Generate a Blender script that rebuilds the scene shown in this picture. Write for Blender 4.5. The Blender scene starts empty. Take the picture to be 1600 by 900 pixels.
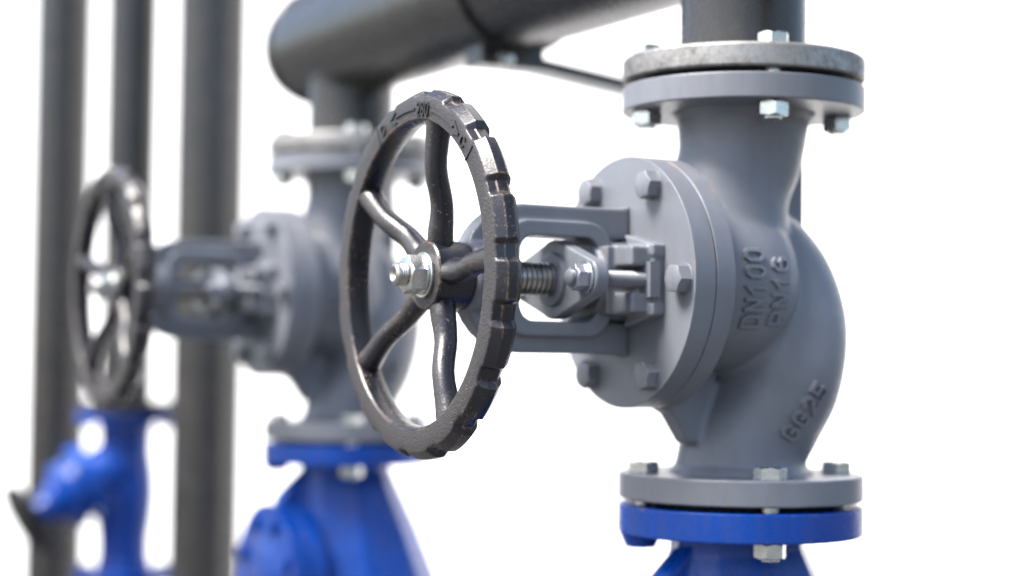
import bpy, bmesh, math, random
from mathutils import Vector, Matrix
from mathutils.bvhtree import BVHTree

PI = math.pi
R = math.radians
S = 0.001                       # all lengths below are in millimetres
random.seed(4)
scene = bpy.context.scene
COL = scene.collection

# ------------------------------------------------------------------ camera
cam_d = bpy.data.cameras.new("camera")
cam = bpy.data.objects.new("camera", cam_d)
COL.objects.link(cam)
scene.camera = cam
YAW, PITCH, ROLL = 1.0615, 0.0371, 0.0120
F = Vector((-math.sin(YAW) * math.cos(PITCH), math.cos(YAW) * math.cos(PITCH), math.sin(PITCH)))
Rt = Vector((math.cos(YAW), math.sin(YAW), 0))
Up = Rt.cross(F)
R2 = Rt * math.cos(ROLL) + Up * math.sin(ROLL)
U2 = R2.cross(F)
CAMPOS = Vector((1.3228, -0.9780, -0.0586))
M = Matrix((R2, U2, -F)).transposed().to_4x4()
M.translation = CAMPOS
cam.matrix_world = M
cam_d.sensor_width = 36.0
cam_d.lens = 2803.2 * 36 / 1600
cam_d.clip_start = 0.02
cam_d.clip_end = 200
cam_d.dof.use_dof = True
cam_d.dof.focus_distance = 1.40
cam_d.dof.aperture_fstop = 2.3
cam_d.dof.aperture_blades = 0

# ------------------------------------------------------------------ light
SUN_EL, SUN_AZ = 56, 186        # degrees; azimuth of the sun, clockwise from +Y
world = bpy.data.worlds.new("World")
scene.world = world
world.use_nodes = True
wn = world.node_tree.nodes
wl = world.node_tree.links
wn.clear()
sky = wn.new('ShaderNodeTexSky')
sky.sky_type = 'NISHITA'
sky.sun_disc = False
sky.sun_elevation = R(SUN_EL)
sky.sun_rotation = R(SUN_AZ)
sky.dust_density = 3.0
sky.air_density = 1.0
sky.ozone_density = 1.0
bg = wn.new('ShaderNodeBackground')
bg.inputs['Strength'].default_value = 0.125
out = wn.new('ShaderNodeOutputWorld')
wl.new(sky.outputs[0], bg.inputs[0])
wl.new(bg.outputs[0], out.inputs[0])

sun_d = bpy.data.lights.new("sun", 'SUN')
sun_d.energy = 3.4
sun_d.angle = R(24)
sun_d.color = (1.0, 0.96, 0.91)
sun = bpy.data.objects.new("sun", sun_d)
COL.objects.link(sun)
sdir = Vector((math.sin(R(SUN_AZ)) * math.cos(R(SUN_EL)), math.cos(R(SUN_AZ)) * math.cos(R(SUN_EL)), math.sin(R(SUN_EL))))
sun.rotation_euler = sdir.to_track_quat('Z', 'Y').to_euler()
sun.location = sdir * 8

vs = scene.view_settings
vs.view_transform = 'Standard'
vs.look = 'None'
vs.gamma = 1.0
vs.exposure = 1.65
vs.use_curve_mapping = False

# ------------------------------------------------------------------ materials
class NT:
    def __init__(self, name):
        self.m = bpy.data.materials.new(name)
        self.m.use_nodes = True
        self.t = self.m.node_tree
        self.n, self.l = self.t.nodes, self.t.links
        self.b = self.n['Principled BSDF']
        self.tc = self.n.new('ShaderNodeTexCoord')
        self.co = self.tc.outputs['Object']

    def noise(self, scale, detail=4, rough=.55, co=None):
        x = self.n.new('ShaderNodeTexNoise')
        x.inputs['Scale'].default_value = scale
        x.inputs['Detail'].default_value = detail
        x.inputs['Roughness'].default_value = rough
        self.l.new(co or self.co, x.inputs['Vector'])
        return x.outputs['Fac']

    def stretch(self, v):
        x = self.n.new('ShaderNodeMapping')
        x.inputs['Scale'].default_value = v
        self.l.new(self.co, x.inputs['Vector'])
        return x.outputs[0]

    def ramp(self, fac, a, b, va=0., vb=1.):
        x = self.n.new('ShaderNodeMapRange')
        x.inputs['From Min'].default_value = a
        x.inputs['From Max'].default_value = b
        x.inputs['To Min'].default_value = va
        x.inputs['To Max'].default_value = vb
        self.l.new(fac, x.inputs['Value'])
        return x.outputs[0]

    def math(self, op, a, b):
        x = self.n.new('ShaderNodeMath')
        x.operation = op
        for i, v in enumerate((a, b)):
            if isinstance(v, (int, float)):
                x.inputs[i].default_value = v
            else:
                self.l.new(v, x.inputs[i])
        return x.outputs[0]

    def mix(self, fac, a, b):
        x = self.n.new('ShaderNodeMix')
        x.data_type = 'RGBA'
        for sock, v in ((x.inputs[0], fac), (x.inputs[6], a), (x.inputs[7], b)):
            if isinstance(v, (int, float)):
                sock.default_value = v
            elif isinstance(v, (tuple, list)):
                sock.default_value = (*v[:3], 1)
            else:
                self.l.new(v, sock)
        return x.outputs[2]

    def edge(self, radius, lo=.985, hi=.80):
        """1 where the surface bends sharply within radius (m), 0 on flats"""
        bv = self.n.new('ShaderNodeBevel')
        bv.samples = 6
        bv.inputs['Radius'].default_value = radius
        g = self.n.new('ShaderNodeNewGeometry')
        d = self.n.new('ShaderNodeVectorMath')
        d.operation = 'DOT_PRODUCT'
        self.l.new(bv.outputs[0], d.inputs[0])
        self.l.new(g.outputs['Normal'], d.inputs[1])
        return self.ramp(d.outputs['Value'], lo, hi)

    def bump(self, fac, strength, dist):
        x = self.n.new('ShaderNodeBump')
        x.inputs['Strength'].default_value = strength
        x.inputs['Distance'].default_value = dist
        self.l.new(fac, x.inputs['Height'])
        if self.b.inputs['Normal'].links:
            self.l.new(self.b.inputs['Normal'].links[0].from_socket, x.inputs['Normal'])
        self.l.new(x.outputs[0], self.b.inputs['Normal'])

    def set(self, key, v):
        s = self.b.inputs[key]
        if isinstance(v, (int, float)):
            s.default_value = v
        elif isinstance(v, (tuple, list)):
            s.default_value = (*v[:3], 1)
        else:
            self.l.new(v, s)


def paint(name, base, rough=.42, bump=.25, rust=.0, var=.18, dust=.0, scale=900, dustcol=(.30, .27, .24), grime=0., spec=.5):
    t = NT(name)
    dark = tuple(c * (1 - var) for c in base)
    light = tuple(min(1, c * (1 + var)) for c in base)
    c = t.mix(t.ramp(t.noise(14, 5), .3, .7), dark, light)
    fine = t.noise(160, 4, .7)
    t.set('Specular IOR Level', spec)
    if grime:
        # runs and smudges with a shape of their own
        run = t.ramp(t.noise(1.0, 5, .62, t.stretch((75, 75, 11))), .44, .62)
        smu = t.ramp(t.noise(9, 6, .65), .42, .60)
        c = t.mix(t.math('MULTIPLY', t.math('MULTIPLY', run, smu), grime), c, (.085, .066, .05))
    if dust:
        dm = t.math('MULTIPLY', t.ramp(t.math('ADD', t.math('MULTIPLY', fine, .45), t.math('MULTIPLY', t.noise(22, 4, .6), .6)), .46, .64), dust)
        c = t.mix(dm, c, dustcol)
    if rust:
        e = t.edge(.0035, .997, .95)
        m = t.math('MULTIPLY', e, t.ramp(t.noise(40, 6, .75), .585, .63))
        spots = t.ramp(t.noise(75, 5, .75), .735, .76)
        m = t.math('MINIMUM', t.math('MULTIPLY', t.math('ADD', m, spots), rust), 1.)
        rc = t.mix(t.noise(300, 3), (.22, .085, .03), (.42, .24, .12))
        c = t.mix(m, c, rc)
        t.set('Roughness', t.math('ADD', t.math('MULTIPLY', m, .35), t.ramp(fine, .3, .7, rough - .06, rough + .08)))
    else:
        t.set('Roughness', t.ramp(fine, .3, .7, rough - .06, rough + .08))
    t.set('Base Color', c)
    t.bump(t.noise(scale, 3, .6), bump, .0006)
    t.bump(t.noise(55, 3, .5), bump * .5, .0012)
    return t.m


def metal(name, base, rough=.3, metallic=1., var=.15, scale=500, bump=.1):
    t = NT(name)
    c = t.mix(t.ramp(t.noise(60, 4), .3, .7), tuple(x * (1 - var) for x in base), tuple(min(1, x * (1 + var)) for x in base))
    t.set('Base Color', c)
    t.set('Metallic', metallic)
    t.set('Roughness', t.ramp(t.noise(220, 4), .3, .7, rough * .75, rough * 1.25))
    t.bump(t.noise(scale, 3), bump, .0004)
    return t.m


def wheel_paint():
    """thick dark paint on a sand-cast rim: grainy, dusty, worn to bare tan primer on its edges"""
    t = NT("worn_dark_paint")
    grain = t.noise(520, 4, .62)
    blot = t.noise(24, 5, .6)
    c = t.mix(t.ramp(blot, .3, .7), (.007, .008, .012), (.015, .015, .019))
    # dust that settled on the sand-cast (unpolished) front face
    g = t.n.new('ShaderNodeNewGeometry')
    tr = t.n.new('ShaderNodeVectorTransform')
    tr.vector_type = 'NORMAL'; tr.convert_from = 'WORLD'; tr.convert_to = 'OBJECT'
    t.l.new(g.outputs['True Normal'], tr.inputs[0])
    sx = t.n.new('ShaderNodeSeparateXYZ')
    t.l.new(tr.outputs[0], sx.inputs[0])
    face = t.ramp(sx.outputs['Y'], -.80, -.97)
    dm = t.math('MULTIPLY', face, t.ramp(grain, .36, .62, .25, 1.))
    c = t.mix(dm, c, (.036, .032, .030))
    e = t.edge(.0036, .99, .88)
    wear = t.math('MULTIPLY', e, t.ramp(t.noise(36, 7, .8), .48, .54))
    wear = t.math('MULTIPLY', wear, t.ramp(t.noise(230, 4, .7), .42, .54))
    chips = t.ramp(t.noise(420, 3, .7), .62, .67)
    chips = t.math('MULTIPLY', chips, t.ramp(t.noise(18, 3), .46, .56))
    m = t.math('MINIMUM', t.math('ADD', wear, chips), 1.)
    c = t.mix(m, c, t.mix(t.noise(180, 3), (.17, .09, .05), (.38, .26, .16)))
    t.set('Base Color', c)
    t.set('Roughness', t.math('ADD', t.math('MULTIPLY', t.math('MAXIMUM', dm, m), .30), t.ramp(blot, .3, .7, .22, .34)))
    t.bump(t.math('MULTIPLY', grain, t.math('ADD', t.math('MULTIPLY', face, .8), .2)), .8, .0012)
    t.bump(t.noise(120, 3), .3, .0010)
    return t.m


def raw_steel():
    t = NT("bare_steel_flange_rim")
    big = t.noise(14, 4, .6)
    m = t.ramp(t.math('ADD', t.math('MULTIPLY', t.noise(150, 6, .75), .5), t.math('MULTIPLY', big, .5)), .40, .58)
    c = t.mix(m, (.05, .047, .044), (.33, .325, .315))
    rustm = t.ramp(t.noise(30, 6, .75), .58, .70)
    c = t.mix(t.math('MULTIPLY', rustm, .4), c, (.11, .07, .045))
    t.set('Base Color', c)
    t.set('Metallic', t.math('MULTIPLY', m, .75))
    t.set('Roughness', t.ramp(t.noise(120, 4), .3, .7, .36, .6))
    t.bump(t.noise(300, 4), .3, .0006)
    return t.m


def white_wall():
    t = NT("white_wall_paint")
    c = t.mix(t.ramp(t.noise(1.2, 4), .3, .7), (.80, .80, .79), (.84, .84, .83))
    t.set('Base Color', c)
    t.set('Roughness', .85)
    t.bump(t.noise(90, 4), .3, .002)
    return t.m


def concrete():
    t = NT("worn_asphalt")
    c = t.mix(t.ramp(t.noise(3, 6), .3, .7), (.055, .054, .052), (.085, .083, .08))
    t.set('Base Color', c)
    t.set('Roughness', .9)
    t.bump(t.noise(60, 5), .4, .004)
    return t.m


MAT = dict(
    grey=paint("grey_valve_paint", (.140, .150, .171), rough=.36, bump=.35, rust=1.2, var=.10, grime=.18),
    body=paint("grey_casting_paint", (.140, .150, .171), rough=.37, bump=.5, rust=0, var=.13, grime=.15),
    blue=paint("blue_valve_paint", (.0008, .044, .27), rough=.28, bump=.35, rust=1.2, var=.16, grime=.18, spec=.32),
    wheel=wheel_paint(),
    wheeltext=paint("dark_dusty_paint", (.016, .016, .018), rough=.40, bump=.5, var=.2, dust=.6, dustcol=(.036, .032, .030)),
    pipe=paint("dark_pipe_paint", (.017, .0172, .018), rough=.25, bump=.22, rust=0, var=.25, dust=.30, dustcol=(.045, .044, .044), grime=.2),
    steel=raw_steel(),
    weld=paint("burnt_weld_steel", (.055, .048, .042), rough=.5, bump=.6, var=.35),
    zinc=metal("zinc_plated_steel", (.55, .57, .56), rough=.27, var=.14),
    stem=metal("oiled_stem_steel", (.42, .40, .37), rough=.34, var=.25),
    greynut=metal("thinly_painted_nut", (.30, .32, .36), rough=.28, metallic=.7),
    gasket=paint("black_gasket_gap", (.012, .012, .012), rough=.8, bump=.2, var=.1),
    knob=paint("black_plastic", (.005, .0055, .007), rough=.55, bump=.1, var=.1, spec=.25),
    wall=white_wall(),
    ground=concrete(),
)

# ------------------------------------------------------------------ mesh helpers
AX_Z = Matrix.Identity(4)
AX_STEM = Matrix.Rotation(PI / 2, 4, 'X')        # local +z  ->  world -Y
AX_X = Matrix.Rotation(PI / 2, 4, 'Y')           # local +z  ->  world +X


def T(x, y, z):
    return Matrix.Translation((x, y, z))


def revolve(bm, prof, mat=AX_Z, seg=96, cap=True):
    """prof: list of (radius, height) from bottom to top"""
    rings = []
    for r, h in prof:
        rings.append([bm.verts.new(mat @ Vector((r * math.cos(2 * PI * i / seg), r * math.sin(2 * PI * i / seg), h))) for i in range(seg)])
    for a, b in zip(rings, rings[1:]):
        for i in range(seg):
            j = (i + 1) % seg
            bm.faces.new((a[i], a[j], b[j], b[i]))
    if cap:
        bm.faces.new(rings[0][::-1])
        bm.faces.new(rings[-1])


def annulus(bm, prof, mat=AX_Z, seg=96):
    """closed profile loop revolved (a ring with a hole)"""
    rings = []
    for r, h in prof:
        rings.append([bm.verts.new(mat @ Vector((r * math.cos(2 * PI * i / seg), r * math.sin(2 * PI * i / seg), h))) for i in range(seg)])
    n = len(rings)
    for k in range(n):
        a, b = rings[k], rings[(k + 1) % n]
        for i in range(seg):
            j = (i + 1) % seg
            bm.faces.new((a[i], a[j], b[j], b[i]))


def sweep(bm, pts, seg=40, squash=None, side=Vector((1, 0, 0))):
    """tube through [(point, radius or (ra, rb))], capped"""
    rings = []
    n = len(pts)
    P = [Vector(p) for p, _ in pts]
    for k in range(n):
        d = (P[min(k + 1, n - 1)] - P[max(k - 1, 0)]).normalized()
        a = (side - d * side.dot(d)).normalized()
        b = d.cross(a)
        r = pts[k][1]
        ra, rb = r if isinstance(r, tuple) else (r, r)
        rings.append([bm.verts.new(P[k] + a * ra * math.cos(2 * PI * i / seg) + b * rb * math.sin(2 * PI * i / seg)) for i in range(seg)])
    for p, q in zip(rings, rings[1:]):
        for i in range(seg):
            j = (i + 1) % seg
            bm.faces.new((p[i], p[j], q[j], q[i]))
    bm.faces.new(rings[0][::-1])
    bm.faces.new(rings[-1])


def spline(pts, n=24):
    """Catmull-Rom through [(x,y,z), r]"""
    Q = [Vector((*p, *(r if isinstance(r, tuple) else (r, r)))) for p, r in pts]
    Q = [Q[0] * 2 - Q[1]] + Q + [Q[-1] * 2 - Q[-2]]
    res = []
    for k in range(1, len(Q) - 2):
        for i in range(n):
            t = i / n
            a, b, c, d = Q[k - 1], Q[k], Q[k + 1], Q[k + 2]
            v = .5 * ((2 * b) + (c - a) * t + (2 * a - 5 * b + 4 * c - d) * t * t + (3 * b - a - 3 * c + d) * t ** 3)
            res.append((Vector(v[:3]), (v[3], v[4])))
    res.append((Vector(Q[-2][:3]), (Q[-2][3], Q[-2][4])))
    return res


def prism(bm, poly, lo, hi, mat=AX_Z):
    """poly (u,v) extruded along local z from lo to hi"""
    a = [bm.verts.new(mat @ Vector((u, v, lo))) for u, v in poly]
    b = [bm.verts.new(mat @ Vector((u, v, hi))) for u, v in poly]
    n = len(poly)
    bm.faces.new(a[::-1])
    bm.faces.new(b)
    for i in range(n):
        j = (i + 1) % n
        bm.faces.new((a[i], a[j], b[j], b[i]))


def box(bm, x0, x1, y0, y1, z0, z1):
    prism(bm, [(x0, y0), (x1, y0), (x1, y1), (x0, y1)], z0, z1)


def hexhead(bm, af, h, mat=AX_Z, rot=0., both=False):
    """hexagon head or nut with the usual 30 degree chamfer on top"""
    rc = af / 2 / math.cos(PI / 6)
    drop = (rc - af / 2) * .75
    def ring(r6, r12, z6, z12):
        vs_ = []
        for i in range(12):
            a = rot + i * PI / 6
            r, z = (r6, z6) if i % 2 == 0 else (r12, z12)
            vs_.append(bm.verts.new(mat @ Vector((r * math.cos(a), r * math.sin(a), z))))
        return vs_
    lo0 = ring(af * .475, af * .475, 0, 0) if both else None
    lo = ring(rc, af / 2, drop if both else 0, 0.02 if both else 0)
    hi = ring(rc, af / 2, h - drop, h - .02)
    top = ring(af * .475, af * .475, h, h)
    seq = ([lo0] if both else []) + [lo, hi, top]
    for a, b in zip(seq, seq[1:]):
        for i in range(12):
            j = (i + 1) % 12
            bm.faces.new((a[i], a[j], b[j], b[i]))
    bm.faces.new(seq[0][::-1])
    bm.faces.new(top)


def new_bm():
    return bmesh.new()


ORG = {}


def finish(me, angle=32):
    me.polygons.foreach_set('use_smooth', [True] * len(me.polygons))
    me.set_sharp_from_angle(angle=R(angle))


def obj(name, bm, mat, parent=None, origin=None, bevel=0., seg=2, angle=32, fix=True):
    """one mesh object; bm is in world millimetres"""
    o0 = Vector(origin) if origin else (ORG[parent.name] if parent else Vector((0, 0, 0)))
    if fix:
        bmesh.ops.recalc_face_normals(bm, faces=bm.faces)
    for v in bm.verts:
        v.co = (v.co - o0) * S
    me = bpy.data.meshes.new(name)
    bm.to_mesh(me)
    bm.free()
    me.materials.append(MAT[mat])
    finish(me, angle)
    o = bpy.data.objects.new(name, me)
    COL.objects.link(o)
    link(o, o0, parent)
    if bevel:
        md = o.modifiers.new("bevel", 'BEVEL')
        md.width = bevel * S
        md.segments = seg
        md.limit_method = 'ANGLE'
        md.angle_limit = R(35)
        md.harden_normals = True
    return o


def link(o, o0, parent):
    ORG[o.name] = o0
    if parent:
        o.parent = parent
        o.location = (o0 - ORG[parent.name]) * S
    else:
        o.location = o0 * S


def tag(o, label, cat, group=None, kind=None):
    if label: o['label'] = label
    if cat: o['category'] = cat
    if group: o['group'] = group
    if kind: o['kind'] = kind
    return o


def thing(name, label, cat, loc, group=None):
    o = bpy.data.objects.new(name, None)
    COL.objects.link(o)
    o.empty_display_size = .05
    link(o, Vector(loc), None)
    return tag(o, label, cat, group)


def copy_tree(o, parent=None):
    c = o.copy()
    COL.objects.link(c)
    ORG[c.name] = ORG[o.name]
    if parent:
        c.parent = parent
    for ch in list(o.children):
        copy_tree(ch, c)
    return c


def bake(bm, mods):
    """run modifiers on bm (mm) and return a new bmesh (mm)"""
    me = bpy.data.meshes.new("tmp")
    bmesh.ops.recalc_face_normals(bm, faces=bm.faces)
    bm.to_mesh(me); bm.free()
    o = bpy.data.objects.new("tmp", me)
    COL.objects.link(o)
    for f in mods:
        f(o)
    dg = bpy.context.evaluated_depsgraph_get()
    dg.update()
    m2 = bpy.data.meshes.new_from_object(o.evaluated_get(dg))
    b = bmesh.new()
    b.from_mesh(m2)
    bpy.data.objects.remove(o)
    bpy.data.meshes.remove(me)
    bpy.data.meshes.remove(m2)
    return b


def cast_blend(voxel, iters, fac=.5):
    def a(o):
        m = o.modifiers.new("r", 'REMESH'); m.mode = 'VOXEL'; m.voxel_size = voxel
    def b(o):
        m = o.modifiers.new("s", 'SMOOTH'); m.factor = fac; m.iterations = iters
    return [a, b]


GLYPH = {      # strokes in a 1 x 1 box, as on cast lettering
    'D': [[(0, 0), (.70, 0), (1, .22), (1, .78), (.70, 1), (0, 1), (0, 0)]],
    'N': [[(0, 0), (0, 1)], [(0, 1), (1, 0)], [(1, 0), (1, 1)]],
    '1': [[(.1, .72), (.55, 1), (.55, 0)]],
    '0': [[(.3, 0), (.7, 0), (1, .2), (1, .8), (.7, 1), (.3, 1), (0, .8), (0, .2), (.3, 0)]],
    'O': [[(.3, 0), (.7, 0), (1, .28), (1, .72), (.7, 1), (.3, 1), (0, .72), (0, .28), (.3, 0)]],
    'P': [[(0, 0), (0, 1), (.72, 1), (1, .84), (1, .58), (.72, .44), (0, .44)]],
    '6': [[(.95, .86), (.7, 1), (.3, 1), (0, .8), (0, .2), (.3, 0), (.7, 0), (1, .16), (1, .40), (.7, .55), (0, .52)]],
    'G': [[(1, .82), (.7, 1), (.3, 1), (0, .8), (0, .2), (.3, 0), (.7, 0), (1, .2), (1, .46), (.55, .46)]],
    '2': [[(0, .8), (.3, 1), (.7, 1), (1, .82), (1, .62), (0, 0), (1, 0)]],
    '5': [[(.95, 1), (.05, 1), (.02, .54), (.68, .58), (1, .40), (1, .18), (.7, 0), (.28, 0), (0, .14)]],
    '8': [[(.3, .52), (.05, .68), (.05, .86), (.3, 1), (.7, 1), (.95, .86), (.95, .68), (.7, .52), (.3, .52)],
          [(.3, .52), (0, .36), (0, .16), (.3, 0), (.7, 0), (1, .16), (1, .36), (.7, .52)]],
    'C': [[(1, .78), (.7, 1), (.3, 1), (0, .78), (0, .22), (.3, 0), (.7, 0), (1, .22)]],
}


def stroke_text(txt, width, height, w, place, depth):
    """raised cast lettering: every stroke is a bar with sloping sides laid on a surface by place((u, v), h)"""
    b = new_bm()
    n = len(txt)
    pitch = width / (n - .28)
    cw = pitch * .72 - w * .5
    lift = 0.
    for k, ch in enumerate(txt):
        u0 = -width / 2 + k * pitch + w / 2
        for st in GLYPH[ch]:
            lift += .03
            pts = [Vector((u0 + x * cw, -height / 2 + w / 2 + y * (height - w))) for x, y in st]
            closed = (pts[0] - pts[-1]).length < 1e-6
            if closed:
                pts = pts[:-1]
            fine = []
            m = len(pts)
            for i in range(m if closed else m - 1):
                p, q = pts[i], pts[(i + 1) % m]
                c = max(1, int((q - p).length / 3))
                fine += [p.lerp(q, t / c) for t in range(c)]
            if not closed:
                fine.append(pts[-1])
            m = len(fine)
            secs = []
            for i in range(m):
                a = fine[(i - 1) % m] if (closed or i > 0) else None
                c = fine[(i + 1) % m] if (closed or i < m - 1) else None
                d0 = (fine[i] - a).normalized() if a is not None else None
                d1 = (c - fine[i]).normalized() if c is not None else None
                d0 = d0 or d1
                d1 = d1 or d0
                nrm = (Vector((-d0.y, d0.x)) + Vector((-d1.y, d1.x))).normalized()
                sc = 1 / max(.5, nrm.dot(Vector((-d1.y, d1.x))))
                ex = Vector((0, 0))
                if a is None: ex = -d1 * w * .4
                if c is None: ex = d0 * w * .4
                secs.append([b.verts.new(place(*(fine[i] + ex + nrm * sc * o), h)) for o, h in
                             ((-w * .62, -1.2), (-w * .36, depth + lift), (w * .36, depth + lift), (w * .62, -1.2))])
            for i in range(m if closed else m - 1):
                p, q = secs[i], secs[(i + 1) % m]
                for j in range(4):
                    b.faces.new((p[j], p[(j + 1) % 4], q[(j + 1) % 4], q[j]))
            if not closed:
                b.faces.new(secs[0][::-1])
                b.faces.new(secs[-1])
    return b


# ------------------------------------------------------------------ setting
b = new_bm(); box(b, -16000, -250, 1100, 1300, -1150, 4200)
tag(obj('white_wall', b, 'wall'), 'plain white painted wall behind all the pipes and valves', 'wall')
b = new_bm(); box(b, -40000, 40000, -40000, 40000, -1350, -1152)
tag(obj('ground', b, 'ground'), 'dark grey ground below the pipework', 'ground', kind='structure')

# ------------------------------------------------------------------ globe valve
H = 186.0        # half the face-to-face length
ZS = 6.0         # height of the stem axis
BOLT0 = -20      # first flange bolt, degrees
FLANGE_T = 23


def stem_axis(y):   # a frame on the stem axis whose local +z points out along the stem
    return T(0, y, ZS) @ AX_STEM


def flange_disc(z0, z1, r=110, c=1.2):
    b = new_bm()
    revolve(b, [(r - c, z0), (r, z0 + c), (r, z1 - c), (r - c, z1)], seg=160)
    return b


def bolt_angles(n=4):
    return [R(BOLT0 + k * 360 / n) for k in range(n)]


def make_valve():
    t = thing('globe_valve', 'nearest grey globe valve with sharp focused dark handwheel and raised DN100 lettering', 'valve', (0, 0, -H), 'grey globe valves under the header pipe')
    # cast body -----------------------------------------------------------
    b = new_bm()
    sweep(b, spline([((0, 0, 178), 63), ((0, 0, 160), 60.5), ((-0, -3, 125), 56.5), ((0, -15, 88), 54.5), ((0, -21, 45), 61), ((0, -24, 0), 66), ((0, -24, -30), 50)], 8), 56)
    revolve(b, [(78, -117), (79.5, -24), (77, -4), (70, 10), (58, 20), (36, 27)], T(0, 0, ZS) @ Matrix.Rotation(-PI / 2, 4, 'X'), 96)
    sweep(b, spline([((0, 0, -178), 63), ((0, 0, -160), 59), ((0, 4, -138), (59, 57)), ((0, 16, -112), (68, 57)), ((0, 28, -80), (77, 60.5)), ((0, 36, -34), (74, 62.5)), ((0, 33, 4), 60), ((0, 20, 36), 48), ((0, 2, 56), 34)], 8), 56)
    YZ = Matrix(((0, 0, 1, 0), (1, 0, 0, 0), (0, 1, 0, 0), (0, 0, 0, 1)))     # (u,v,w) -> (w,u,v)
    prism(b, [(20, 150), (64, 172), (67, 110), (67, 20), (20, 10)], -6, 6, YZ)
    prism(b, [(-92, -66), (-92, -105), (-82, -109), (-63, -137), (-52, -134), (-36, -100), (-36, -60)], -12, 12, YZ)
    revolve(b, [(63, 158), (66, 164), (72, 170)], seg=64)
    revolve(b, [(72, -170), (66, -164), (63, -158)], seg=64)
    b = bake(b, cast_blend(2.0, 24))
    tree = BVHTree.FromBMesh(b)
    body = obj('body', b, 'body', t, angle=80)
    # raised lettering on the casting
    def on_body(P0, u_, v_, n_):
        u_, v_, n_ = Vector(u_).normalized(), Vector(v_).normalized(), Vector(n_).normalized()
        def f(u, v, h):
            p = Vector(P0) + u_ * u + v_ * v
            hit = tree.ray_cast(p + n_ * 200, -n_)
            q = hit[0] if hit[0] is not None else p
            return q + n_ * h
        return f
    for txt, w, h, P0, ud, vd, nd in (
            ('DN100', 68, 21.5, (0, -44, 0), (0, 0, 1), (0, -1, 0), (1, 0, 0)),
            ('PN16', 58, 20.5, (0, -16, -2), (0, 0, 1), (0, -1, 0), (1, 0, 0)),
            ('GG25', 56, 19, (55, 16, -104), (-.05, .46, .85), (0, -.88, .47), (.97, .05, -.15))):
        obj('embossed_lettering', stroke_text(txt, w, h, 3.6, on_body(P0, ud, vd, nd), 3.9 if txt == 'GG25' else 2.9), 'body', body, angle=35)
    # flanges -------------------------------------------------------------
    obj('flange', flange_disc(H - FLANGE_T, H), 'grey', t, bevel=1.0)
    obj('flange', flange_disc(-H, -H + FLANGE_T), 'grey', t, bevel=1.0)
    b = new_bm(); revolve(b, [(110, 107 - 19.5 - .5), (110, 106)], stem_axis(0), 160)
    obj('bonnet_seat_flange', b, 'grey', t, bevel=1.2)
    # bonnet ---------------------------------------------------------------
    b = new_bm()
    revolve(b, [(108.2, 105.5), (108.2, 107)], stem_axis(0), 160)
    revolve(b, [(110, 107), (110, 128), (70, 128.4), (40, 129)], stem_axis(0), 160)
    bon = obj('bonnet', b, 'grey', t, bevel=1.3)
    for k in range(6):
        a = k * PI / 3
        b = new_bm()
        m = T(94 * math.cos(a), -128, ZS + 94 * math.sin(a)) @ AX_STEM
        revolve(b, [(13.5, 0), (13.5, .9)], m, 40)
        hexhead(b, 22, 12, m @ T(0, 0, .8), random.random())
        obj('bolt', b, 'grey', bon, origin=(94 * math.cos(a), -128, ZS + 94 * math.sin(a)), bevel=.5)
    # yoke -------------------------------------------------------------------
    b = new_bm()
    YZ2 = T(0, 0, ZS) @ YZ
    def rrect(y0, y1, z0, z1, r, n=8):
        p = []
        for cy, cz, a0 in ((y1 - r, z1 - r, 0), (y0 + r, z1 - r, 90), (y0 + r, z0 + r, 180), (y1 - r, z0 + r, 270)):
            for i in range(n + 1):
                a = R(a0 + 90 * i / n)
                p.append((cy + r * math.cos(a), cz + r * math.sin(a)))
        return p
    def frame(outer, inner, w):
        n = len(outer)
        vs_ = {}
        for s in (-1, 1):
            vs_[s] = ([b.verts.new(YZ2 @ Vector((u, v, s * w))) for u, v in outer], [b.verts.new(YZ2 @ Vector((u, v, s * w))) for u, v in inner])
        for i in range(n):
            j = (i + 1) % n
            for s in (-1, 1):
                o_, i_ = vs_[s]
                b.faces.new((o_[i], o_[j], i_[j], i_[i]))
            for k in (0, 1):
                b.faces.new((vs_[-1][k][i], vs_[-1][k][j], vs_[1][k][j], vs_[1][k][i]))
    # outer web (thin) and the thicker rib that runs round the window
    def dshape(y0, y1, z, r0, r1, n=8):
        p = []
        for cy, cz, a0, r in ((y1 - r1, z - r1, 0, r1), (y0 + r0, z - r0, 90, r0), (y0 + r0, -z + r0, 180, r0), (y1 - r1, -z + r1, 270, r1)):
            for i in range(n + 1):
                a = R(a0 + 90 * i / n)
                p.append((cy + r * math.cos(a), cz + r * math.sin(a)))
        return p
    win = dshape(-243, -166, 36, 14, 14)
    frame(dshape(-292, -160, 63, 57, 4), dshape(-245, -164, 38, 15, 15), 11)
    frame(dshape(-258, -152, 49, 24, 24), win, 21)
    for s in (-1, 1):      # the feet that spread the arms onto the bonnet
        prism(b, [(-175, s * 44), (-175, s * 63), (-150, s * 63.5), (-136, s * 64), (-130, s * 65), (-128.5, s * 66), (-128.5, s * 36), (-150, s * 36)], -11, 11, YZ2)
    revolve(b, [(30, 252), (32, 256), (32, 285), (29, 288)], stem_axis(0), 64)
    b = bake(b, cast_blend(1.4, 8))
    obj('yoke', b, 'body', t, angle=80)
    # stuffing box with slotted lugs ----------------------------------------
    b = new_bm()
    prism(b, [(-58, -22), (58, -22), (64, -24), (64, 24), (58, 22), (-58, 22), (-64, 24), (-64, -24)], 127, 139, stem_axis(0))
    prism(b, [(-34, -29), (34, -29), (34, 29), (-34, 29)], 127, 166, stem_axis(0))
    revolve(b, [(36, 130), (33, 170)], stem_axis(0), 64)
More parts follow.
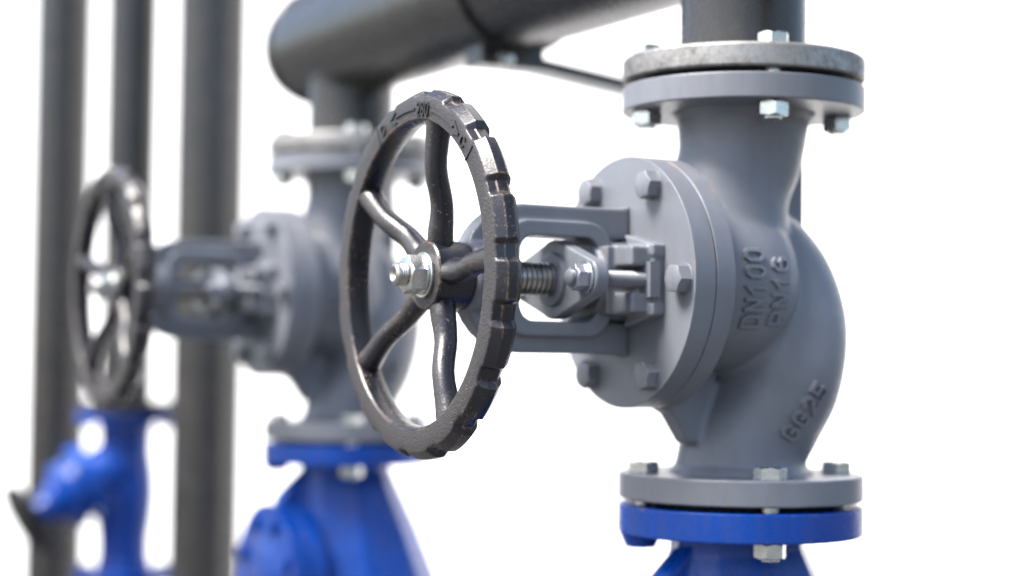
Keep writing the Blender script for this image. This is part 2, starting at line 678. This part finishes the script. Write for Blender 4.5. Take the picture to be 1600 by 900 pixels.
    for s in (-1, 1):
        for q in (-1, 1):
            prism(b, [(s * 30, q * 11), (s * 60, q * 11), (s * 60, q * 28), (s * 30, q * 30)], 138, 158, stem_axis(0))
            prism(b, [(s * 30, q * 22), (s * 66, q * 20), (s * 66, q * 30), (s * 20, q * 40)], 127, 141, stem_axis(0))
    b = bake(b, cast_blend(1.2, 9))
    obj('stuffing_box', b, 'body', t, angle=80)
    # gland follower: oval plate, two T-bolts with nuts ------------------------
    b = new_bm()
    ov = []
    for i in range(64):
        a = 2 * PI * i / 64
        ov.append((a, 1))
    poly = []
    for sgn in (1, -1):
        for i in range(17):
            a = R(-55 + 110 * i / 16)
            poly.append((sgn * (55 + 17 * math.cos(a)), sgn * 17 * math.sin(a)))
        for i in range(9):
            a = R(62 + 56 * i / 8)
            poly.append((sgn * 34 * math.cos(a), sgn * 34 * math.sin(a)))
    prism(b, poly, 187, 200, stem_axis(0))
    gl = obj('gland_follower', b, 'grey', t, bevel=2.2, seg=3)
    b = new_bm(); revolve(b, [(24, 160), (24, 183)], stem_axis(0), 48)
    revolve(b, [(24, 199), (23, 203), (18, 204)], stem_axis(0), 48)
    obj('gland_sleeve', b, 'body', gl)
    for s in (-1, 1):
        b = new_bm()
        prof = []
        z = 138.
        while z < 216:
            prof += [(6.2, z), (7.0, z + .9)]
            z += 1.8
        prof.append((5.2, z + 1))
        revolve(b, prof, stem_axis(0) @ T(s * 55, 0, 0), 24)
        prism(b, [(s * 55 - 6, -15), (s * 55 + 12, -15), (s * 55 + 12, 15), (s * 55 - 6, 15)], 134, 144, stem_axis(0))
        bo = obj('gland_bolt', b, 'body', t, bevel=.0, angle=50)
        b = new_bm()
        revolve(b, [(14, 200.2), (14, 202.2)], stem_axis(0) @ T(s * 55, 0, 0), 40)
        hexhead(b, 20, 11, stem_axis(0) @ T(s * 55, 0, 202.2), .35)
        obj('nut', b, 'greynut', bo, bevel=.5)
    # stem ----------------------------------------------------------------------
    b = new_bm()
    prof = [(13, 150), (13, 203)]
    z = 203.
    while z < 262:
        prof += [(13.0, z + .3), (13.0, z + 1.2), (14.6, z + 1.9), (14.6, z + 4.2), (13.0, z + 4.9)]
        z += 4.9
    prof += [(13, 264), (11, 300), (10, 334)]
    zz = 334.
    while zz < 347:
        prof += [(8.6, zz + .2), (9.6, zz + 1.1)]
        zz += 2.0
    prof += [(9.0, 349), (6.5, 350.5), (6.0, 350.3), (3.0, 347.6)]
    revolve(b, prof, stem_axis(0), 48)
    obj('stem', b, 'stem', t, angle=40)
    return t


# ---- handwheel ------------------------------------------------------------------
NOTCH = [(random.uniform(-.9, .9), random.uniform(.78, 1.), random.uniform(1.5, 2.6)) for _ in range(18)]


def lobe(a):
    """0 in a notch, 1 on a lobe; a in degrees clockwise from the top"""
    q = (a - 4 + 10) / 20
    k = int(q // 1) % 18
    d = abs((q % 1) * 20 - 10 + NOTCH[k][0])
    return max(1 - NOTCH[k][1], min(1., (d - NOTCH[k][2]) / 1.7))


def make_handwheel(t):
    ctr = Vector((0, -335, ZS))
    b = new_bm()
    seg = 1080
    rings = []
    for i in range(seg):
        ad = i * 360 / seg
        a = R(ad)
        k = lobe(ad)
        wob = .35 * math.sin(a * 7 + 1) + .25 * math.sin(a * 17)
        o_ = 151.5 - 5.2 * (1 - k) + wob
        f_ = 145.8 - 2.6 * (1 - k) + wob * .6
        prof = [(126.2, 1.6), (127.6, .2), (129.5, 0), (136, -.1), (f_ - 1, 0), (f_ + .3, .5), (f_ + 1.0, 1.2), (o_ - 1.0, 7.2), (o_ - .1, 8.2), (o_, 9.2), (o_, 15.5), (o_ - .3, 16.6),
                (o_ - 1.2, 17.6), (o_ - 6.0, 22.3), (o_ - 8, 23.5), (131, 23.5), (128, 22), (125.2, 17), (124.6, 9)]
        rings.append([b.verts.new(ctr + Vector((r * math.sin(a), y, r * math.cos(a)))) for r, y in prof])
    n = len(rings[0])
    for i in range(seg):
        p, q = rings[i], rings[(i + 1) % seg]
        for k in range(n):
            l = (k + 1) % n
            b.faces.new((p[k], p[l], q[l], q[k]))
    rim = obj('handwheel', b, 'wheel', t, origin=ctr, angle=26)

    def on_face(ang, rad):
        a0 = R(ang)
        def f(u, v, h):
            r = rad + v
            a = a0 + u / rad
            return ctr + Vector((r * math.sin(a), -h, r * math.cos(a)))
        return f
    for txt, w, h, ang in (('280', 21, 12, 8.5), ('C', 7.5, 10, 42), ('O', 8, 10, -24)):
        obj('embossed_lettering', stroke_text(txt, w, h, 1.5, on_face(ang, 135.6), 1.5), 'wheeltext', rim, angle=35)
    def ridge(a0, a1, r0, r1, h=1.3):
        bb = new_bm()
        nseg = max(2, int(abs(a1 - a0) / 1.0))
        prev = None
        for i in range(nseg + 1):
            a = R(a0 + (a1 - a0) * i / nseg)
            ring = [bb.verts.new(ctr + Vector((r * math.sin(a), y, r * math.cos(a)))) for r, y in ((r0, .6), (r0 + .5, -h), (r1 - .5, -h), (r1, .6))]
            if prev:
                for k in range(4):
                    bb.faces.new((prev[k], prev[(k + 1) % 4], ring[(k + 1) % 4], ring[k]))
            else:
                bb.faces.new(ring)
            prev = ring
        bb.faces.new(prev[::-1])
        return bb
    for a0, a1, r0, r1 in ((-13, 2.2, 134.2, 137.0), (14.6, 33, 134.2, 137.0)):
        bb = ridge(a0, a1, r0, r1)
        tip, back = ((-18, -13) if a0 < 0 else (38, 33))
        for dr in (-5, 5):
            m0, m1 = R(tip), R(back)
            p0 = Vector((135.6 * math.sin(m0), 0, 135.6 * math.cos(m0)))
            p1 = Vector(((135.6 + dr) * math.sin(m1), 0, (135.6 + dr) * math.cos(m1)))
            d = (p1 - p0).normalized(); w = d.cross(Vector((0, 1, 0))) * 1.1
            q = [p0 - w, p0 + w, p1 + w, p1 - w]
            lo = [bb.verts.new(ctr + v + Vector((0, .6, 0))) for v in q]
            hi = [bb.verts.new(ctr + v + Vector((0, -1.25 - .05 * (dr > 0), 0))) for v in q]
            bb.faces.new(hi)
            for i in range(4):
                bb.faces.new((lo[i], lo[(i + 1) % 4], hi[(i + 1) % 4], hi[i]))
        obj('direction_arrow', bb, 'wheeltext', rim, angle=35)
    for ang in (48, -28.5):
        obj('pad_edge', ridge(ang - .35, ang + .35, 127.5, 144, .9), 'wheeltext', rim, angle=35)
    # hub
    b = new_bm()
    revolve(b, [(22, 279), (26, 281), (28, 286), (29, 296), (28.5, 308), (28.8, 320.6), (27.6, 322), (12, 322)], stem_axis(0), 72)
    obj('hub', b, 'wheel', rim, origin=ctr, angle=40)
    # spokes: the path bows back towards the valve and snakes a little
    for k in range(5):
        a = R(SPOKE0 + 72 * k + (0, 2, 0, 7, 4)[k])
        e_r = Vector((math.sin(a), 0, math.cos(a)))
        e_t = Vector((math.cos(a), 0, -math.sin(a)))
        pts = []
        for r, ax, tw, w in ((14, 27, 0, 8), (24, 25, 0, 10.6), (36, 23.5, .2, 10.8), (50, 22.8, .6, 10.0), (62, 21, .7, 9.6), (82, 14.8, .2, 9.4), (95, 12.6, -.3, 9.4), (112, 12, -.3, 10.0), (122, 12, -.1, 11.0), (129, 12, 0, 11.5)):
            p = ctr + e_r * r + e_t * tw + Vector((0, ax, 0))
            pts.append((tuple(p), w))
        b = new_bm()
        sweep(b, spline(pts, 6), 28, side=e_t)
        obj('spoke', b, 'wheel', rim, origin=ctr, angle=60)
    # washer and nut
    b = new_bm()
    revolve(b, [(18.5, 321.9), (19, 322.4), (19, 324.4), (18.4, 325)], stem_axis(0), 64)
    obj('washer', b, 'zinc', rim, origin=ctr, angle=40)
    b = new_bm()
    hexhead(b, 29, 15.5, stem_axis(0) @ T(0, 0, 325), R(13), both=True)
    revolve(b, [(16.5, 324.9), (16.5, 327)], stem_axis(0), 48)
    obj('nut', b, 'zinc', rim, origin=ctr, bevel=.6)
    return rim


def flange_bolt(parent, x, y, ztop, zbot, rot, nut=True):
    """hex bolt dropped through both flanges, nut below"""
    b = new_bm()
    hexhead(b, 25, 10.5, T(x, y, ztop), rot)
    revolve(b, [(8, zbot - (4 if nut else -6)), (8, ztop + 1)], T(x, y, 0), 24)
    bo = obj('flange_bolt', b, 'zinc', parent, origin=(x, y, ztop), bevel=.5)
    if not nut:
        return
    b = new_bm()
    hexhead(b, 25, 13.5, T(x, y, zbot - 13.6), rot + .3, both=True)
    revolve(b, [(7.6, zbot - 16), (8.2, zbot - 15.4), (8.2, zbot - 12)], T(x, y, 0), 24)
    obj('nut', b, 'zinc', bo, origin=(x, y, ztop), bevel=.5)


SPOKE0 = 12
GAP = 5.0
valve = make_valve()
wheel = make_handwheel(valve)
for i, a in enumerate(bolt_angles()):
    x, y = 90 * math.cos(a), 90 * math.sin(a)
    flange_bolt(valve, x, y, H + GAP + 21, H - FLANGE_T, .30 + i * .7)
    flange_bolt(valve, x, y, -H + FLANGE_T, -H - GAP - 26, .95 + i * .6, i in (0, 2))
for z0 in (H, -H - GAP):
    b = new_bm(); revolve(b, [(79, z0), (79, z0 + GAP)], seg=72)
    obj('gasket', b, 'gasket', valve)

SP, DZ = -875, 13.4
v2 = copy_tree(valve)
v2.location += Vector((SP, 0, DZ)) * S
v2['label'] = 'blurred grey globe valve further back, standing between the left pipes and the nearest valve'
for c in v2.children:
    if c.name.startswith('handwheel'):
        c.rotation_euler = (0, R(-16), 0)

# ------------------------------------------------------------------ blue fitting under each grey valve
def make_strainer():
    zt = -H - GAP
    t = thing('strainer', 'bright blue cast strainer bolted under the nearest grey valve, cut by the bottom edge', 'strainer', (0, 0, -560), 'blue strainers under the grey valves')
    b = new_bm()
    revolve(b, [(60, zt - 30), (64, zt - 22)], seg=64)
    sweep(b, [((0, -3, zt - 20), 62), ((0, -3, zt - 38), 61), ((0, 4, zt - 120), 92), ((0, 8, zt - 185), 116), ((0, 6, zt - 250), 96), ((0, 0, zt - 320), 62), ((0, 0, zt - 345), 62)], 9, side=Vector((math.cos(.5), math.sin(.5), 0)))
    revolve(b, [(92, 0), (86, 50), (82, 76)], T(0, 0, -372) @ AX_STEM, 72)
    YZ = Matrix(((0, 0, 1, 0), (1, 0, 0, 0), (0, 1, 0, 0), (0, 0, 0, 1)))
    prism(b, [(-48, zt - 28), (-66, zt - 40), (-94, zt - 66), (-118, zt - 125), (-40, zt - 140), (-20, zt - 50)], -13, 13, YZ)
    prism(b, [(60, zt - 40), (80, zt - 100), (100, zt - 150), (40, zt - 150), (20, zt - 50)], -8, 8, YZ)
    b = bake(b, cast_blend(2.2, 7))
    obj('body', b, 'blue', t, angle=80)
    b = flange_disc(zt - 26, zt)
    for a in bolt_angles()[3:4]:
        revolve(b, [(13, zt - 38), (19, zt - 24)], T(92 * math.cos(a), 92 * math.sin(a), 0), 32)
    obj('flange', b, 'blue', t, bevel=1.0)
    obj('flange', flange_disc(-560, -535), 'blue', t, bevel=1.0)
    b = new_bm(); revolve(b, [(102, 68), (102, 90)], T(0, 0, -372) @ AX_STEM, 120)
    obj('cover_seat', b, 'blue', t, bevel=1.2)
    b = new_bm(); revolve(b, [(102, 91.5), (102, 113), (60, 113.5), (54, 117)], T(0, 0, -372) @ AX_STEM, 120)
    cov = obj('cover', b, 'blue', t, bevel=1.4)
    for k in range(8):
        a = R(22.5 + 45 * k)
        b = new_bm(); hexhead(b, 20, 8, T(82 * math.cos(a), -113, -372 + 82 * math.sin(a)) @ AX_STEM, k * .4)
        obj('bolt', b, 'blue', cov, bevel=.5)
    return t


strainer = make_strainer()
s2 = copy_tree(strainer)
s2.location += Vector((SP, 0, DZ)) * S
s2['label'] = 'blurred blue strainer with round bolted cover under the further grey valve'

# ------------------------------------------------------------------ header pipe above
HZ, HR = 364, 80
hd = thing('header_pipe', 'thick dark header pipe with domed end running above both grey valves', 'pipe', (SP, 0, H + GAP))
b = new_bm()
revolve(b, [(HR, -975), (HR, 700)], T(0, 0, HZ) @ AX_X, 96)
obj('main_pipe', b, 'pipe', hd)
b = new_bm()
revolve(b, [(4, -1045), (22, -1044), (44, -1039), (62, -1029), (74, -1013), (79, -995), (HR, -977)], T(0, 0, HZ) @ AX_X, 96)
revolve(b, [(HR, -982), (HR + 2.6, -978.5), (HR + 2.6, -976), (HR, -973)], T(0, 0, HZ) @ AX_X, 96)
obj('end_cap', b, 'pipe', hd, angle=50)
for dx, dz in ((0, 0), (SP, DZ)):
    z0 = H + GAP + dz
    b = new_bm()
    revolve(b, [(57.2, z0 + 12), (57.2, HZ - 46)], T(dx, 0, 0), 96)
    bp = obj('branch_pipe', b, 'pipe', hd, origin=(dx, 0, z0))
    b = new_bm()
    revolve(b, [(57, z0 + 19), (64, z0 + 20.5), (62, z0 + 24), (57, z0 + 28)], T(dx, 0, 0), 96)
    obj('weld_bead', b, 'weld', bp, origin=(dx, 0, z0), angle=60)
    b = new_bm()
    c = 2.4
    revolve(b, [(108.5, z0), (110, z0 + 1.5), (110, z0 + 21 - c), (110 - c, z0 + 21)], T(dx, 0, 0), 160)
    obj('flange', b, 'steel', hd, origin=(dx, 0, z0), bevel=.6)
    # saddle weld where the branch meets the header
    b = new_bm()
    pts = []
    for i in range(97):
        a = 2 * PI * i / 96
        x, y = 58 * math.cos(a), 58 * math.sin(a)
        pts.append((Vector((dx + x, y, HZ - math.sqrt(max(0, HR * HR - y * y)) + 1)), 4))
    sweep(b, pts, 10, side=Vector((0, 0, 1)))
    obj('saddle_weld', b, 'pipe', bp, origin=(dx, 0, z0), angle=60)

# pipe clamp with its bracket arm back to the wall
CX = -452
ck = thing('pipe_clamp', 'dark steel pipe clamp round the header pipe with an arm running behind the nearest valve', 'clamp', (CX, 375, -1150))
b = new_bm()
annulus(b, [(HR + .4, -34), (HR + 6.5, -34), (HR + 6.5, 34), (HR + .4, 34)], T(CX, 0, HZ) @ AX_X, 96)
obj('strap', b, 'pipe', ck, bevel=.8)
b = new_bm()
ARM = Matrix(((0, 0, 1, CX), (1, 0, 0, 0), (0, 1, 0, HZ - HR), (0, 0, 0, 1)))
prism(b, [(-40, -6), (40, -6), (354, -44), (354, -56), (40, -19), (-40, -19)], -20, 20, ARM)
obj('bracket_arm', b, 'pipe', ck, bevel=.8)
b = new_bm(); box(b, CX - 20, CX + 20, 355, 395, -1151, HZ - HR + 20)
obj('post', b, 'pipe', ck, bevel=2)
for s in (-1, 1):
    b = new_bm()
    box(b, CX - 20, CX + 20, s * 26 - 14, s * 26 + 14, HZ - HR - 6.2, HZ - HR + 6)
    obj('lug', b, 'pipe', ck, bevel=.8)
b = new_bm(); hexhead(b, 19, 11, T(CX + 20.2, -14, HZ - HR - 12) @ AX_X, .2)
obj('bolt', b, 'zinc', ck, bevel=.5)

# ------------------------------------------------------------------ vertical pipes at the left
def vpipe(x, y, r, z0, label, mat='pipe'):
    b = new_bm()
    revolve(b, [(r, z0), (r, 1900)], T(x, y, 0), 72)
    o = obj('vertical_pipe', b, mat, None, origin=(x, y, z0))
    return tag(o, label, 'pipe', 'vertical dark pipes at the left')


vpipe(-1964, 190, 66, -1150, 'thickest and rightmost of the three blurred vertical dark pipes at the left')
vpipe(-2147, 89, 50, -168, 'thin vertical dark pipe standing on the blue balancing valve')
vpipe(-2491, 44, 60, -1150, 'leftmost blurred vertical dark pipe, behind the far handwheel')

# ------------------------------------------------------------------ blue balancing valve under the middle pipe
px, py, pz = -2165, 96, -180
bv = thing('balancing_valve', 'blurred small blue valve with slanted bonnet and black hand knob at lower left', 'valve', (px, py, pz - 335))
b = new_bm()
revolve(b, [(56, pz - 22), (52, pz - 40), (50, pz - 80), (57, pz - 120), (60, pz - 160), (56, pz - 210), (50, pz - 250), (50, pz - 285), (56, pz - 312)], T(px, py, 0), 64)
d = Vector((0, -.86, -.46)).normalized()
rot = Vector((0, 0, 1)).rotation_difference(d).to_matrix().to_4x4()
BM = T(px, py, pz - 104) @ rot
revolve(b, [(58, 0), (58, 60), (54, 80)], BM, 64)
b = bake(b, cast_blend(2.4, 5))
obj('body', b, 'blue', bv, angle=80)
for z0, z1 in ((pz - 20, pz), (pz - 335, pz - 312)):
    b = new_bm(); revolve(b, [(96, z0), (96, z1)], T(px, py, 0), 96)
    for k in range(4):
        a = R(-20 + 90 * k)
        hexhead(b, 22, 11, T(px + 74 * math.cos(a), py + 74 * math.sin(a), z0 - 11 if z1 == pz else z1), .3)
    obj('flange', b, 'blue', bv, bevel=1)
b = new_bm(); revolve(b, [(56, 40), (56, 62), (80, 66), (82, 70), (82, 94), (78, 98), (60, 100), (58, 118), (68, 121), (68, 136), (54, 140), (40, 154), (40, 166), (28, 172), (22, 198)], BM, 64)
bo = obj('bonnet', b, 'blue', bv, bevel=1.2)
for k in range(4):
    a = PI / 4 + k * PI / 2
    b = new_bm(); hexhead(b, 18, 10, BM @ T(69 * math.cos(a), 69 * math.sin(a), 97), k)
    obj('bolt', b, 'zinc', bo, bevel=.4)
b = new_bm()
seg = 120
prof = [(20, 196), (56, 201), (70, 206), (76, 213), (75, 226), (66, 232), (22, 236)]
rings = []
for r, h in prof:
    rings.append([b.verts.new(BM @ Vector(((r - (2.5 if r > 50 else 0) * (.5 + .5 * math.cos(12 * 2 * PI * i / seg))) * math.cos(2 * PI * i / seg),
                                           (r - (2.5 if r > 50 else 0) * (.5 + .5 * math.cos(12 * 2 * PI * i / seg))) * math.sin(2 * PI * i / seg), h))) for i in range(seg)])
for p, q in zip(rings, rings[1:]):
    for i in range(seg):
        j = (i + 1) % seg
        b.faces.new((p[i], p[j], q[j], q[i]))
b.faces.new(rings[0][::-1]); b.faces.new(rings[-1])
obj('hand_knob', b, 'knob', bv, angle=45)
b = new_bm(); revolve(b, [(93, pz + 3), (93, pz + 21)], T(px + 18, py, 0), 96)
obj('pipe_flange', b, 'pipe', bv, bevel=1)
